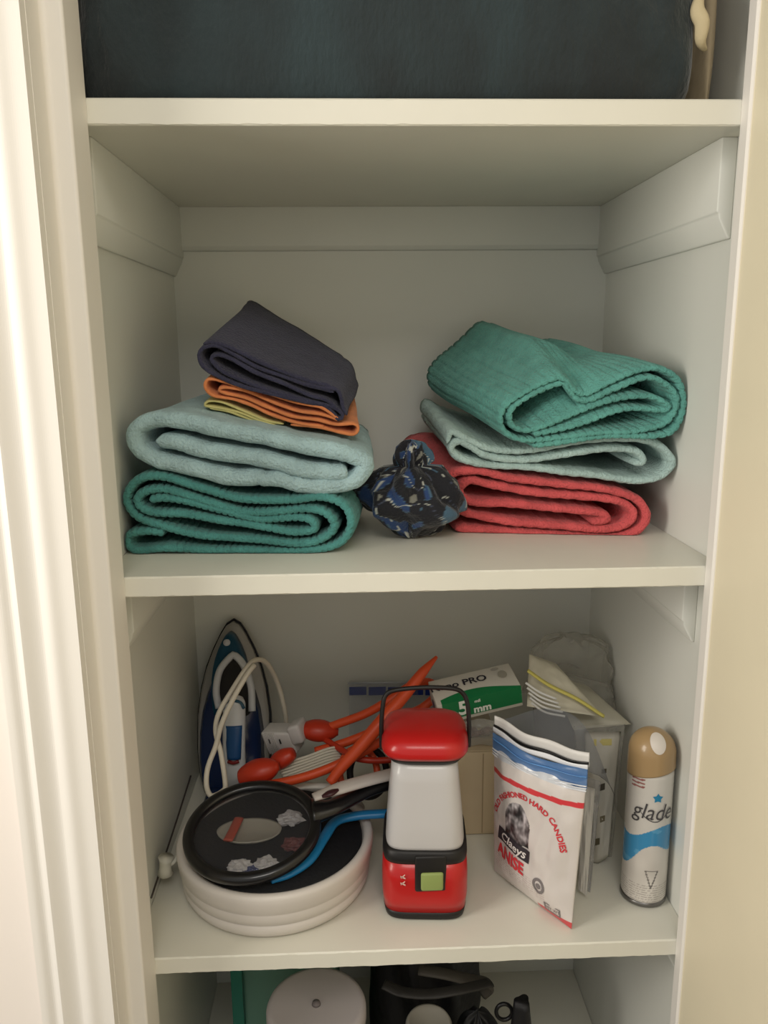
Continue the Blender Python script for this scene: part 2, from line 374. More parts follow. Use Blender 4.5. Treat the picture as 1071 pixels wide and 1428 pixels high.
# patterned scrunched cloth
def scrunch():
    c = Vector((.002, .152, .047))
    V = []; F = []; cols = []; nu, nv = 150, 110
    for j in range(nv):
        t = j/(nv-1)                       # 0 bottom .. 1 tip
        th = pi*t
        for i in range(nu):
            a = 2*pi*i/nu
            if t < .72:
                q = t/.72; r = .055*sin(pi*min(1, q*.84+.04))**.75; z = .002+.086*q
            else:
                q = (t-.72)/.28; r = .0155+.004*sin(q*pi); z = .088+.030*q
                if q > .75: r *= math.sqrt(max(0, 1-((q-.75)/.25)**2))
            sw = 5*t
            fold = sin(a*9+sw*2+3*fbm((cos(a), sin(a), t*2), 1.6))*.0030+sin(a*4-sw*3+t*9)*.0042
            fold *= min(1, r/.03)
            fold += .014*fbm((cos(a)*1.5+4, sin(a)*1.5, t*3), 1.4)*min(1, r/.03)
            rr = max(.0, (r+fold)*(1+(.16*cos(a+.5)*max(0, 1-t*2)-.10*cos(a)*max(0, 1-abs(t-.5)*4))))
            x = c.x+rr*1.12*cos(a)+(.010*max(0, t-.3))+.010*(.5-t)+.006*sin(a*2+1)*(1-t)
            y = c.y+rr*.80*sin(a)+.015*t
            V.append((x, y, max(.0008, z+.004*fbm((cos(a), sin(a), t*4), 3))))
            s = fbm((cos(a)*1.2+2, sin(a)*1.2, t*2.2), 2.2)+.25*sin(a*3+t*14)
            s2 = fbm((cos(a)*1.2, sin(a)*1.2+7, t*2.2), 2.6)
            if abs(s) < .028: col = (176, 178, 170) if s2 > .0 else (60, 66, 84)
            elif s2 > .27 and cos(a) < .35: col = (30, 58, 104)
            elif s2 > .235: col = (64, 94, 116)
            elif s2 < -.32 and s > .2: col = (120, 120, 112)
            else: col = (9, 11, 22)
            cols.append(col)
    for j in range(nv-1):
        for i in range(nu): F.append((j*nu+i, j*nu+(i+1) % nu, (j+1)*nu+(i+1) % nu, (j+1)*nu+i))
    F.append(tuple(range(nu))[::-1]); F.append(tuple(range((nv-1)*nu, nv*nu)))
    o = mesh('scrunched_scarf', V, F, mat('patterned_cotton', (20, 24, 40), .8, .5, 260, attr=True, sheen=.2), smooth=True, cols=cols)
    tag(o, 'navy blue and white patterned scarf scrunched into a knot between the towel stacks', 'scarf')
scrunch()

# ------------------------------------------------------------------ top shelf
def plush():
    x0, x1 = XL+.002, .270; z0, z1 = ZA+.0006, .74; cy, hy = .18, .176
    def fn(u, v):
        a = 2*pi*u; e = 12.0; ca, sa = cos(a), sin(a)
        X = math.copysign(abs(ca)**(2/e), ca); Y = math.copysign(abs(sa)**(2/e), sa)
        vv = v; bul = .985+.015*sin(pi*min(1, vv*1.3))
        if vv < .05: bul *= .98+.02*math.sqrt(vv/.05)
        if vv > .85: bul *= math.sqrt(max(0.0, 1-((vv-.85)/.15)**2))*.25+.75
        x = (x0+x1)/2+(x1-x0)/2*X*bul; y = cy+hy*Y*bul; z = z0+(z1-z0)*vv
        f = .012*fbm((x, y, z*.45), 12)+.007*fbm((x*1.6, y, z*.6), 30)
        y += f*(-1 if Y < 0 else 1)*min(1, vv*8); 
        return (min(max(x+f*.4*X, x0), x1+.004), min(max(y, .004), D-.02), z)
    V, F = grid(fn, 240, 60, True)
    F.append(tuple(range(240))[::-1]); F.append(tuple(range(240*59, 240*60)))
    m = mat('teal_plush', (25, 40, 44), .8, .5, 200, .8, 8, sheen=.3, stretch=(1, 1, .45))  # noise colour paints in the sheen patches of the crushed pile
    tag(mesh('plush_blanket', V, F, m, smooth=True), 'dark teal crushed plush blanket filling the top shelf', 'blanket')
    def fb(u, v):
        a = 2*pi*u; t = v
        r = .026*sin(pi*min(1, t*.9+.1))**.6+.006*sin(5*a+t*7)
        return (.296+r*.8*cos(a), .20+.14*sin(a), ZA+.001+.26*t)
    V, F = grid(fb, 60, 40, True); F.append(tuple(range(60))[::-1]); F.append(tuple(range(60*39, 60*40)))
    tag(mesh('beige_pillow', V, F, mat('beige_cotton', (168, 152, 124), .9, .4, 60, .1, 20), smooth=True), 'beige soft pillow wedged between teal blanket and right wall', 'pillow')
    # cream folded hem poking out beside the blanket
    p = cr([at(980, -20, y=.02), at(972, 12, y=.012), at(979, 32, y=.008), at(977, 58, y=.012), at(983, 70, y=.02)], .003)
    V, F = tube(p, lambda t: .0025+.0045*sin(pi*t), 10, flat=.6)
    tag(mesh('pillow_corner', V, F, mat('cream_cotton', (190, 176, 142), .9, .4, 60), smooth=True), 'cream cloth corner poking out at the right edge of the teal blanket', 'cloth')
plush()

# ------------------------------------------------------------------ lantern
def lantern():
    cx, cy = .0150, .0950; R = radians(-4)
    t = T('camping_lantern', 'red camping lantern with frosted white diffuser at the front of the shelf', 'lantern', (cx, cy, ZC))
    red = mat('red_gloss_plastic', (184, 24, 24), .3, coat=.2); dk = mat('lantern_black_plastic', (22, 20, 20), .45)
    fro = mat('frosted_diffuser', (198, 196, 196), .35, sub=.3, coat=.3)
    c0 = (cx, cy)
    mesh('foot', *loft([(ZC+.0005, .046, .046), (ZC+.003, .050, .050), (ZC+.013, .0515, .0515)], 64, 5, R, c0), dk, t, True)
    b = mesh('base', *loft([(ZC+.011, .0510, .0510), (ZC+.030, .0530, .0530), (ZC+.055, .0530, .0530), (ZC+.080, .0515, .0515)], 64, 5, R, c0), red, t, True)
    mesh('collar', *loft([(ZC+.079, .0515, .0515), (ZC+.083, .0522, .0522), (ZC+.093, .0515, .0515), (ZC+.096, .048, .048), (ZC+.096, .043, .043)], 64, 5, R, c0), dk, t, True)
    mesh('diffuser', *loft([(ZC+.094, .0475, .0475), (ZC+.100, .0482, .0482), (ZC+.130, .0462, .0462), (ZC+.180, .0415, .0415), (ZC+.207, .0390, .0390)], 64, 5, R, c0), fro, t, True)
    mesh('cap_rim', *loft([(ZC+.203, .037, .037), (ZC+.206, .044, .044), (ZC+.213, .0490, .0490), (ZC+.216, .0490, .0490)], 64, 4, R, c0), dk, t, True)
    mesh('cap', *loft([(ZC+.214, .0500, .0500), (ZC+.219, .0525, .0525), (ZC+.226, .0518, .0518), (ZC+.233, .048, .048), (ZC+.238, .040, .040), (ZC+.240, .024, .024), (ZC+.2405, .005, .005)], 64, 4, R, c0), red, t, True)
    # switch: black U-shaped surround hanging from the collar, with a green button
    fy = cy-.0532
    def plate(name, x0, x1, z0, z1, y0, y1, m, r, par):
        o = mesh(name, *box(x0, x1, y0, y1, z0, z1), m, par); return bevelled(o, r, 3)
    Rm = Matrix.Rotation(R, 3, 'Z')
    sb = plate('switch_surround', cx-.019+.003, cx+.019+.003, ZC+.044, ZC+.092, fy-.0014, fy+.004, dk, .004, t)
    plate('power_button', cx-.0120+.003, cx+.0150+.003, ZC+.047, ZC+.071, fy-.0044, fy+.001, mat('green_button', (142, 158, 92), .45), .003, sb)
    # two small white marks on the base
    for z in (.066, .057):
        mesh('white_mark', *joinm([obox((cx-.0335, fy-.0004, ZC+z-.001), (.006, 0, -.003), (0, .001, 0), (0, 0, .0015)), obox((cx-.033, fy-.0004, ZC+z-.003), (.005, 0, .004), (0, .001, 0), (0, 0, .0012))]), mat('mark_white', (220, 190, 180), .5), b)
    # wire handle standing up from the cap
    hz = ZC+.217
    pts = [(cx-.053, cy-.004, hz-.010), (cx-.053, cy-.004, hz+.02), (cx-.051, cy-.002, hz+.045), (cx-.047, cy, hz+.0585), (cx-.035, cy+.0, hz+.0645), (cx, cy, hz+.067), (cx+.035, cy, hz+.0645), (cx+.047, cy, hz+.0575), (cx+.052, cy-.002, hz+.045), (cx+.054, cy-.004, hz+.02), (cx+.054, cy-.004, hz-.010)]
    mesh('carry_handle', *tube(cr(pts, .003), .0028, 10, flat=1.0), dk, t, True)
lantern()

# ------------------------------------------------------------------ white tub with black pad
TX, TY = -.177, .143
def tub():
    t = T('round_tub', 'white round shallow tub with black pad inside beside the red lantern', 'tub', (TX, TY, ZC))
    wp = mat('white_satin_plastic', (212, 206, 200), .4, coat=.1)
    pr = [(.0, ZC+.0006), (.113, ZC+.0006), (.119, ZC+.004), (.1225, ZC+.012), (.1230, ZC+.020), (.1218, ZC+.0212), (.1235, ZC+.0224), (.1252, ZC+.036), (.1248, ZC+.0372), (.1260, ZC+.0384), (.1275, ZC+.052), (.1282, ZC+.058), (.1262, ZC+.0625), (.121, ZC+.0635), (.1165, ZC+.061), (.1150, ZC+.056), (.114, ZC+.050), (0, ZC+.050)]
    mesh('tub_body', *lathe(pr, TX, TY, 96), wp, t, True)
    pr2 = [(.1135, ZC+.0502), (.1135, ZC+.056), (.110, ZC+.0585), (0, ZC+.0585)]
    mesh('black_pad', *lathe(pr2, TX, TY, 80), mat('black_foam', (16, 17, 22), .7, .2, 200), t, True)
    p = cr([at(508, 1140, z=ZC+.063), at(517, 1162, z=ZC+.064), at(510, 1190, z=ZC+.065)], .003)
    # blue curved strap lying inside
    pts = [at(378, 1228, z=ZC+.0640), at(405, 1218, z=ZC+.0645), at(432, 1198, z=ZC+.067), at(452, 1168, z=ZC+.070), at(468, 1146, z=ZC+.072), at(495, 1138, z=ZC+.0735), at(530, 1135, y=.158), at(558, 1134, y=.160)]
    tag(mesh('curved_strap', *tube(cr(pts, .003), lambda q: .0048+.0024*min(1, q*4), 12, flat=.75), mat('blue_plastic', (30, 122, 178), .35), smooth=True), 'bright blue curved plastic strap lying across the black pad', 'strap')
tub()

# ------------------------------------------------------------------ small things lying on the pad under the lens
PZ = ZC+.0592
tag(mesh('oval_dish', *lathe([(0, PZ), (.030, PZ), (.036, PZ+.004), (.037, PZ+.007), (.034, PZ+.006), (.028, PZ+.0025), (0, PZ+.002)], -.212, .145, 48, 1.15, .72), mat('dish_grey', (176, 172, 160), .4), smooth=True), 'pale grey oval dish under the magnifying lens', 'dish')
tag(mesh('red_strip', *tube(cr([(-.236, .118, PZ+.0100), (-.232, .140, PZ+.0105), (-.228, .165, PZ+.0115)], .003), .0065, 10, flat=.3), mat('brick_red_plastic', (186, 82, 62), .5), smooth=True), 'brick red flat strip under the left part of the magnifying lens', 'strip')
def wad(c, r, sd_, m, label):
    def fn(a, b):
        th = 2*pi*a; ph = pi*(b*.98+.01); n3 = Vector((sin(ph)*cos(th), sin(ph)*sin(th), -cos(ph)))
        q = r*(1+.45*noise.noise(n3*2.4+Vector((sd_, 0, 0)))+.2*noise.noise(n3*6))
        return (c[0]+n3.x*q*1.3, c[1]+n3.y*q, PZ+max(0, n3.z*q*.55+r*.5))
    V, F = grid(fn, 26, 16, True); F += [tuple(range(26))[::-1], tuple(range(26*15, 26*16))]
    tag(mesh('paper_scrap', V, F, m), label, 'paper')
ps = mat('scrap_white', (206, 204, 206), .5)
wad((-.214, .072), .011, 3, ps, 'small white crumpled scrap under the near edge of the lens')
wad((-.182, .072), .012, 9, ps, 'white crumpled scrap beside blue piece under the lens')
wad((-.150, .112), .012, 5, mat('scrap_plum', (112, 62, 62), .5), 'plum coloured crumpled scrap under the right part of the lens')
wad((-.160, .168), .013, 7, ps, 'white crumpled scrap under the far right of the lens')
wad((-.199, .066), .008, 6, mat('scrap_blue', (70, 78, 118), .5), 'tiny slate blue crumpled scrap between two white scraps')

# ------------------------------------------------------------------ magnifier
def magnifier():
    fr = Vector((-.199, .026, -.3825)); bk = Vector((-.203, .172, -.339)); c = (fr+bk)/2
    v = (bk-fr).normalized(); u = Vector((1, -.06, .03)); u = (u-v*u.dot(v)).normalized(); nn = u.cross(v).normalized()
    hb = (bk-fr).length/2; ha = .086; rw = .0135
    t = T('magnifying_glass', 'large black handheld magnifying glass resting on the white tub', 'magnifier', tuple(c-nn*.006))
    bp = mat('magnifier_black', (15, 15, 18), .28, coat=.3)
    ring = []
    V = []; F = []; n = 96; prof = [(-rw/2, -.004), (-rw*.36, -.0065), (0, -.0072), (rw*.36, -.0065), (rw/2, -.003), (rw/2, .003), (rw*.36, .006), (0, .0072), (-rw*.36, .006), (-rw/2, .004)]
    for i in range(n):
        a = 2*pi*i/n
        for pr, pz in prof: V.append(c+u*cos(a)*(ha-rw/2+pr)+v*sin(a)*(hb-rw/2+pr)+nn*pz)
    k = len(prof)
    for i in range(n):
        for j in range(k): F.append((i*k+j, i*k+(j+1) % k, ((i+1) % n)*k+(j+1) % k, ((i+1) % n)*k+j))
    mesh('lens_frame', V, F, bp, t, True)
    V = [c+nn*.0042]; F = []; rings = 8
    for s in (1, -1):
        pass
    V = []; 
    for s in (1, -1):
        for r in range(rings+1):
            q = r/rings
            for i in range(n):
                a = 2*pi*i/n; V.append(c+u*cos(a)*(ha-rw)*max(q, .001)+v*sin(a)*(hb-rw)*max(q, .001)+nn*s*(.0012+.0042*(1-q*q)))
    for s in range(2):
        o = s*(rings+1)*n
        for r in range(rings):
            for i in range(n): F.append((o+r*n+i, o+r*n+(i+1) % n, o+(r+1)*n+(i+1) % n, o+(r+1)*n+i))
    for i in range(n): F.append((rings*n+i, rings*n+(i+1) % n, (2*rings+1)*n+(i+1) % n, (2*rings+1)*n+i))
    g = film('lens_glass', (90, 90, 94), .10, .04, 0, edge=.12)
    mesh('lens', V, F, g, t, True)
    # handle
    a = c+u*(ha-.004)+v*.020; b = Vector((.03, .198, -.336))
    p = cr([a-u*.006, a+Vector((.022, .004, .004)), a.lerp(b, .45)+Vector((0, 0, .003)), a.lerp(b, .8), b], .004)
    mesh('handle', *tube(p, lambda q: .0165-.003*sin(pi*min(1, q*1.6))+.006*max(0, .12-q)/.12, 16, flat=.62), bp, t, True)
    # pale inlay along the top of the handle
    pl = [at(437, 1112, y=.118), at(468, 1101, y=.128), at(505, 1090, y=.141), at(552, 1078, y=.16)]
    ii = mesh('handle_inlay', *tube(cr(pl, .004), lambda q: .0075+.004*min(1, q*3), 14, flat=.5), mat('pale_grey_plastic', (196, 188, 182), .4), t, True, label='pale grey handle inlay')
    pb = [at(449, 1111, y=.113), at(461, 1106, y=.116), at(472, 1101, y=.120)]
    mesh('light_switch', *tube(cr(pb, .002), lambda q: .0022+.0035*sin(pi*q), 10, flat=.6), mat('dark_red_plastic', (58, 22, 28), .35), ii, True, label='dark maroon light switch')
magnifier()

# ------------------------------------------------------------------ iron
def iron():
    base = at(330, 1100, z=ZC); o = Vector((-.262, .345, ZC+.001)); tip = at(327, 862, y=.432)
    up = (tip-o); Hh = up.length; up.normalize(); sd = Vector((1, -.10, 0)); sd = (sd-up*sd.dot(up)).normalized(); out = sd.cross(up).normalized()
    if out.y > 0: out = -out
    t = T('clothes_iron', 'blue and white clothes iron standing on its heel in the back left corner', 'iron', tuple(o))
    HW = .060
    def half(s):   # half width along height 0..1
        pts = [(0, .80), (.1, .93), (.25, 1.0), (.45, .99), (.6, .90), (.72, .76), (.83, .56), (.92, .35), (.97, .21), (.99, .12), (1.0, 0.0)]
        for i in range(len(pts)-1):
            if pts[i][0] <= s <= pts[i+1][0]:
                q = (s-pts[i][0])/(pts[i+1][0]-pts[i][0]); return pts[i][1]*(1-q)+pts[i+1][1]*q
        return 0
    def outline(wsc, top, bot=0.0, n=40):
        L = []
        for i in range(n+1):
            s = i/n; z = bot+(top-bot)*s; L.append((half(s)*HW*wsc, z))
        return [(x, z) for x, z in L]+[(-x, z) for x, z in L[::-1][1:]]
    def slab(name, rings, m, par, smooth=True):
        V = []; F = []; k = len(rings[0][0])
        for ol, d in rings:
            V += [o+sd*x+up*(z*Hh)+out*d for x, z in ol]
        for r in range(len(rings)-1):
            for i in range(k): F.append((r*k+i, r*k+(i+1) % k, (r+1)*k+(i+1) % k, (r+1)*k+i))
        F.append(tuple(range(k))[::-1]); F.append(tuple(range((len(rings)-1)*k, len(rings)*k)))
        return mesh(name, V, F, m, par, smooth)
    dk = mat('iron_soleplate', (30, 30, 34), .3, metal=.6); gw = mat('iron_grey_white', (164, 162, 158), .35)
    nv = mat('iron_navy_plastic', (18, 38, 78), .25, coat=.3); wh = mat('iron_white_plastic', (200, 202, 206), .3, coat=.2)
    tl = mat('iron_teal_plastic', (14, 70, 96), .3); bl = mat('iron_blue_grip', (22, 70, 120), .35); gap_shade = mat('iron_gap_shade', (24, 22, 20), .7)
    slab('soleplate', [(outline(1, 1), 0), (outline(1, 1), .005)], dk, t, False)
    slab('skirt', [(outline(.96, .985, .005), .005), (outline(.95, .98, .006), .012), (outline(.86, .955, .01), .020)], gw, t)
    bd = slab('body', [(outline(.86, .80, .012), .018), (outline(.80, .78, .014), .032), (outline(.68, .74, .02), .044)], nv, t)
    slab('nose_panel', [(outline(.50, .93, .45), .018), (outline(.48, .925, .45), .030), (outline(.42, .905, .45), .0465)], tl, t)
    bo = o+up*(Hh*.865)+out*.047
    mesh('spray_nozzle', [bo+(sd*cos(a)+up*sin(a))*.0052+out*dd for dd in (0, .004) for a in [2*pi*i/20 for i in range(20)]], [tuple(range(20, 40))]+[(i, (i+1) % 20, 20+(i+1) % 20, 20+i) for i in range(20)], wh, t, True)
    # white arch frame round a dark slab that paints the handle gap's shade
    def P3(x, z, d): return o+sd*(x+.006+.11*max(0, d-.02))+up*(z*Hh)+out*d
    arch = cr([P3(-.022, .50, .050), P3(-.026, .60, .050), P3(-.020, .71, .050), P3(-.003, .785, .050), P3(.004, .79, .050), P3(.018, .73, .050), P3(.028, .62, .050), P3(.030, .48, .052)], .004)
    V = []; 
    rc = cr([P3(-.020, .46, .0475), P3(-.023, .60, .0475), P3(-.017, .70, .0475), P3(0, .77, .0475), P3(.015, .71, .0475), P3(.025, .60, .0475), P3(.024, .46, .0475)], .004, True)
    k = len(rc); mesh('handle_gap_shade', list(rc)+[p-out*.01 for p in rc], [tuple(range(k))]+[(i, (i+1) % k, k+(i+1) % k, k+i) for i in range(k)], gap_shade, t)
    mesh('arch_frame', *tube(arch, .0056, 10), wh, t, True)
    # handle bar: rounded white loft from heel to free front end
    hb = cr([P3(.006, .03, .045), P3(.006, .16, .075), P3(.006, .32, .083), P3(.007, .46, .086), P3(.007, .545, .084), P3(.007, .572, .078)], .004)
    hh = mesh('handle', *tube(hb, lambda q: (.0170 if q > .35 else .0145+.0025*q/.35)*(1 if q < .93 else math.sqrt(max(.05, 1-((q-.93)/.075)**2))), 24, flat=.72, up=tuple(out)), wh, t, True)
    mesh('handle_band', *tube(cr([P3(-.009, .515, .094), P3(-.004, .548, .0955), P3(.007, .558, .096), P3(.018, .548, .0955), P3(.023, .515, .094)], .002), .0022, 8), tl, hh, True)
    gp = []
    V, F = grid(lambda a, b: P3(.007+(a-.5)*2*(.0100+.003*b), .245+.180*b, .0985-.0045*abs(2*a-1)**2.5-.0010*(1-b)), 14, 14)
    V2 = [p-out*.006 for p in V]
    n_ = len(V); F2 = [q[::-1] for q in F]
    br = [j*14 for j in range(14)]; edge = list(range(14))+[14*j+13 for j in range(1, 14)]+list(range(14*13+12, 14*13-1, -1))+[14*j for j in range(12, 0, -1)]
    Vv, Ff = V+V2, F+[tuple(i+n_ for i in q) for q in F2]+[(edge[i], edge[(i+1) % len(edge)], edge[(i+1) % len(edge)]+n_, edge[i]+n_) for i in range(len(edge))]
    mesh('blue_grip', Vv, Ff, bl, hh, True, label='blue translucent grip inset')
    mesh('indicator', *tube(cr([P3(-.001, .238, .0965), P3(.007, .230, .0975), P3(.015, .238, .0965)], .002), .0026, 8), mat('indicator_red', (110, 20, 20), .3), hh, True, label='dark red indicator strip')
    # heel block the iron stands on
    V, F = loft([(ZC+.0006, .044, .024), (ZC+.012, .044, .026), (ZC+.03, .036, .022)], 40, 4, 0, (o.x+.002, o.y-.032))
    mesh('heel', V, F, nv, t, True)
    # its own cord, wrapped round the body
    cw = mat('cream_cord', (206, 200, 186), .5)
    pc = [at(400, 1015, y=.33), at(396, 985, y=.325), at(386, 950, y=.315), at(372, 925, y=.285), at(358, 920, y=.262), at(345, 930, y=.245), at(322, 965, y=.232), at(305, 995, y=.225), at(301, 1020, y=.225), at(308, 1050, y=.215), at(314, 1090, y=.200), at(312, 1102, y=.19), at(295, 1110, y=.185), at(288, 1095, y=.19), at(290, 1070, y=.205), at(301, 1040, y=.215), at(309, 1010, y=.218), at(325, 975, y=.222), at(345, 940, y=.236), at(355, 927, y=.245)]
    mesh('iron_cord', *tube(cr(pc, .004), .0036, 10), cw, t, True)
iron()

# ------------------------------------------------------------------ cords, plugs, adapter
org = mat('orange_cable', (206, 74, 34), .45); orgd = mat('orange_plug_plastic', (178, 48, 24), .4); wht = mat('white_adapter', (186, 183, 182), .45)
def cable(name, label, pts, r, m, cat='cord', flat=1.0, group=None, parent=None, ends=None):
    o = mesh(name, *tube(cr([at(*p[:2], y=p[2]) for p in pts], .004), ends or r, 12, flat=flat), m, parent, True)
    if not parent: tag(o, label, cat, group)
    return o
t = T('extension_cord', 'orange extension cord with two round plugs looped behind the lantern', 'cord', tuple(at(440, 1060, y=.25)))
cable('cable', '', [(438, 1022, .275), (470, 1010, .27), (510, 995, .265), (545, 975, .262), (575, 955, .275), (600, 952, .288), (610, 966, .292), (590, 986, .286), (560, 1000, .268), (520, 1020, .252), (480, 1036, .25), (440, 1048, .25)], .0062, org, parent=t)
cable('cable', '', [(330, 1100, .185), (350, 1098, .182), (400, 1090, .18), (450, 1075, .185), (500, 1052, .2), (540, 1030, .215), (580, 1022, .206)], .0062, org, parent=t)
cable('cable', '', [(452, 1030, .262), (475, 1045, .232), (500, 1058, .205), (540, 1060, .202), (580, 1050, .202)], .0045, orgd, parent=t)
def plug(u, v, y, ax, sc=1.0, name='plug'):
    c = at(u, v, y=y); a = Vector(ax).normalized()
    p = [c-a*.026*sc, c-a*.018*sc, c, c+a*.014*sc, c+a*.026*sc]
    mesh(name, *tube(cr(p, .002), lambda q: (.006+.0125*sin(pi*min(1, q*.95+.08))**.7)*sc, 16, flat=.85), orgd, t, True)
plug(447, 1019, .272, (1, 0, -.1)); plug(362, 1076, .20, (1, -.1, .35), 1.1)
plug(392, 1059, .222, (-1, .1, -.6), .8)
cable('cord_end', 'thick orange cord end with tapered tip pointing up at the back wall', [(460, 1092, .165), (478, 1068, .174), (505, 1038, .184), (535, 1003, .20), (565, 968, .222), (590, 937, .240), (609, 916, .255)], .008, org, ends=lambda q: .0068+.0026*sin(pi*min(1, max(0, q*1.15-.02)))-.0045*max(0, (q-.86)/.14), group=None)
# loops of orange and black cord seen beside the handle
for kx, (dx, m_, nm) in enumerate(((0, org, 'orange'), (.015, satin, 'black'))):
    c = at(500+dx*900, 1077, y=.212+dx)
    pts = [c+Vector((.026*cos(a), .020*sin(a), .026*sin(a))) for a in [2*pi*i/40 for i in range(40)]]
    tag(mesh('cord_coil', *tube(pts, .0048, 10, closed=True), m_, smooth=True), '%s coiled loop of cord %s the magnifier handle' % (nm, 'right above' if kx == 0 else 'lying against the orange coil behind'), 'cord')
# white outlet adapter
t2 = T('outlet_adapter', 'white multi outlet adapter block beside the iron handle', 'adapter', tuple(at(395, 1050, y=.27)))
a0 = at(362, 1022, y=.262); ax = Vector((.044, -.010, .003)); ay = Vector((.010, .034, 0)); az = Vector((.010, .004, -.036))
b1 = bevelled(mesh('adapter_body', *obox(a0, ax, ay, az), wht, t2), .004)
for i in range(7):
    bevelled(mesh('ridge', *obox(a0+ax*(.10+.055*i)-ay*.07, ax*.028, ay*.10, az*.97), wht, b1), .0005, 1)
bevelled(mesh('plug_head', *obox(a0+ax*.85+Vector((0, -.002, .008)), ax*.42+Vector((0, 0, .006)), ay*.9, az*.85), wht, t2), .005)
for i in (.25, .6):
    mesh('socket_slot', *obox(a0+ax*i+az*.25-ay*.10, ax*.03, ay*.05, az*.2), satin, b1)
# bundle of white cord strands
t3 = T('cord_bundle', 'bundle of folded cream cord strands under the white adapter', 'cord', tuple(at(440, 1080, y=.22)))
crm = mat('cream_strand', (200, 196, 182), .5)
for i in range(7):
    f = i/6
    pts = [(385+14*f, 1068+22*f, .225-.015*f), (425, 1056+24*f, .230-.015*f), (462, 1043+24*f, .235-.015*f), (478, 1046+18*f, .245-.012*f), (470, 1060+10*f, .26-.01*f)]
    mesh('strand', *tube(cr([at(u, v, y=y) for u, v, y in pts], .004), .0019, 8), crm, t3, True)
# folded white cable loop lying between bundle and magnifier
cable('cable_loop', 'flat white cable loop curving over the rear of the tub', [(402, 1099, .205), (430, 1096, .2), (465, 1098, .2), (492, 1108, .2), (505, 1125, .215)], .006, mat('white_cable', (205, 202, 195), .45), 'cord', .6)
# clip on the left wall
tk = T('plastic_clip', 'small white plastic clip against the left wall beside the tub', 'clip', tuple(at(232, 1208, x=XL+.012)))
c = at(230, 1207, y=.115); c.x = max(c.x, XL+.014)
clipm = mat('clip_white', (206, 204, 192), .45)
mesh('clip_body', *tube([c+Vector((0, 0, -.012)), c+Vector((0, 0, -.004)), c+Vector((.001, 0, .006)), c+Vector((.002, 0, .012))], lambda q: .0065+.0035*abs(2*q-1), 14), clipm, tk, True)
mesh('clip_arm', *tube(cr([c+Vector((.004, 0, 0)), c+Vector((.012, .004, .004)), c+Vector((.016, .012, .012))], .003), .0028, 8), clipm, tk, True)
gap_line = cr([at(211, 1252, x=XL+.0035), at(224, 1212, x=XL+.0035), at(246, 1145, x=XL+.0035), at(266, 1082, x=XL+.0035)], .01)
tag(mesh('joint_gap_line', *tube(gap_line, .0013, 6), mat('dark_gap', (70, 62, 60), .5), smooth=True), 'thin dark line drawn for the gap along the joint of left wall and shelf', 'gap_line')  # added dark tube draws the gap between wall and shelf

# ------------------------------------------------------------------ boxes at the back
tb = T('beige_box', 'plain beige cardboard box standing on the shelf behind the lantern', 'box', (.045, .26, ZC))
bb = bevelled(mesh('carton', *box(-.02, .135, .214, .33, ZC+.0006, ZC+.132), mat('beige_card', (196, 178, 148), .7, .15, 40, .05, 10), tb), .003)
mesh('lid_flap', *box(-.019, .134, .2125, .3305, ZC+.1322, ZC+.1340), mat('beige_card_lid', (186, 168, 138), .7), tb)
for x in (.018, .108):
    mesh('crease', *box(x, x+.0012, .2134, .2142, ZC+.004, ZC+.128), mat('card_crease', (160, 142, 112), .8), bb)
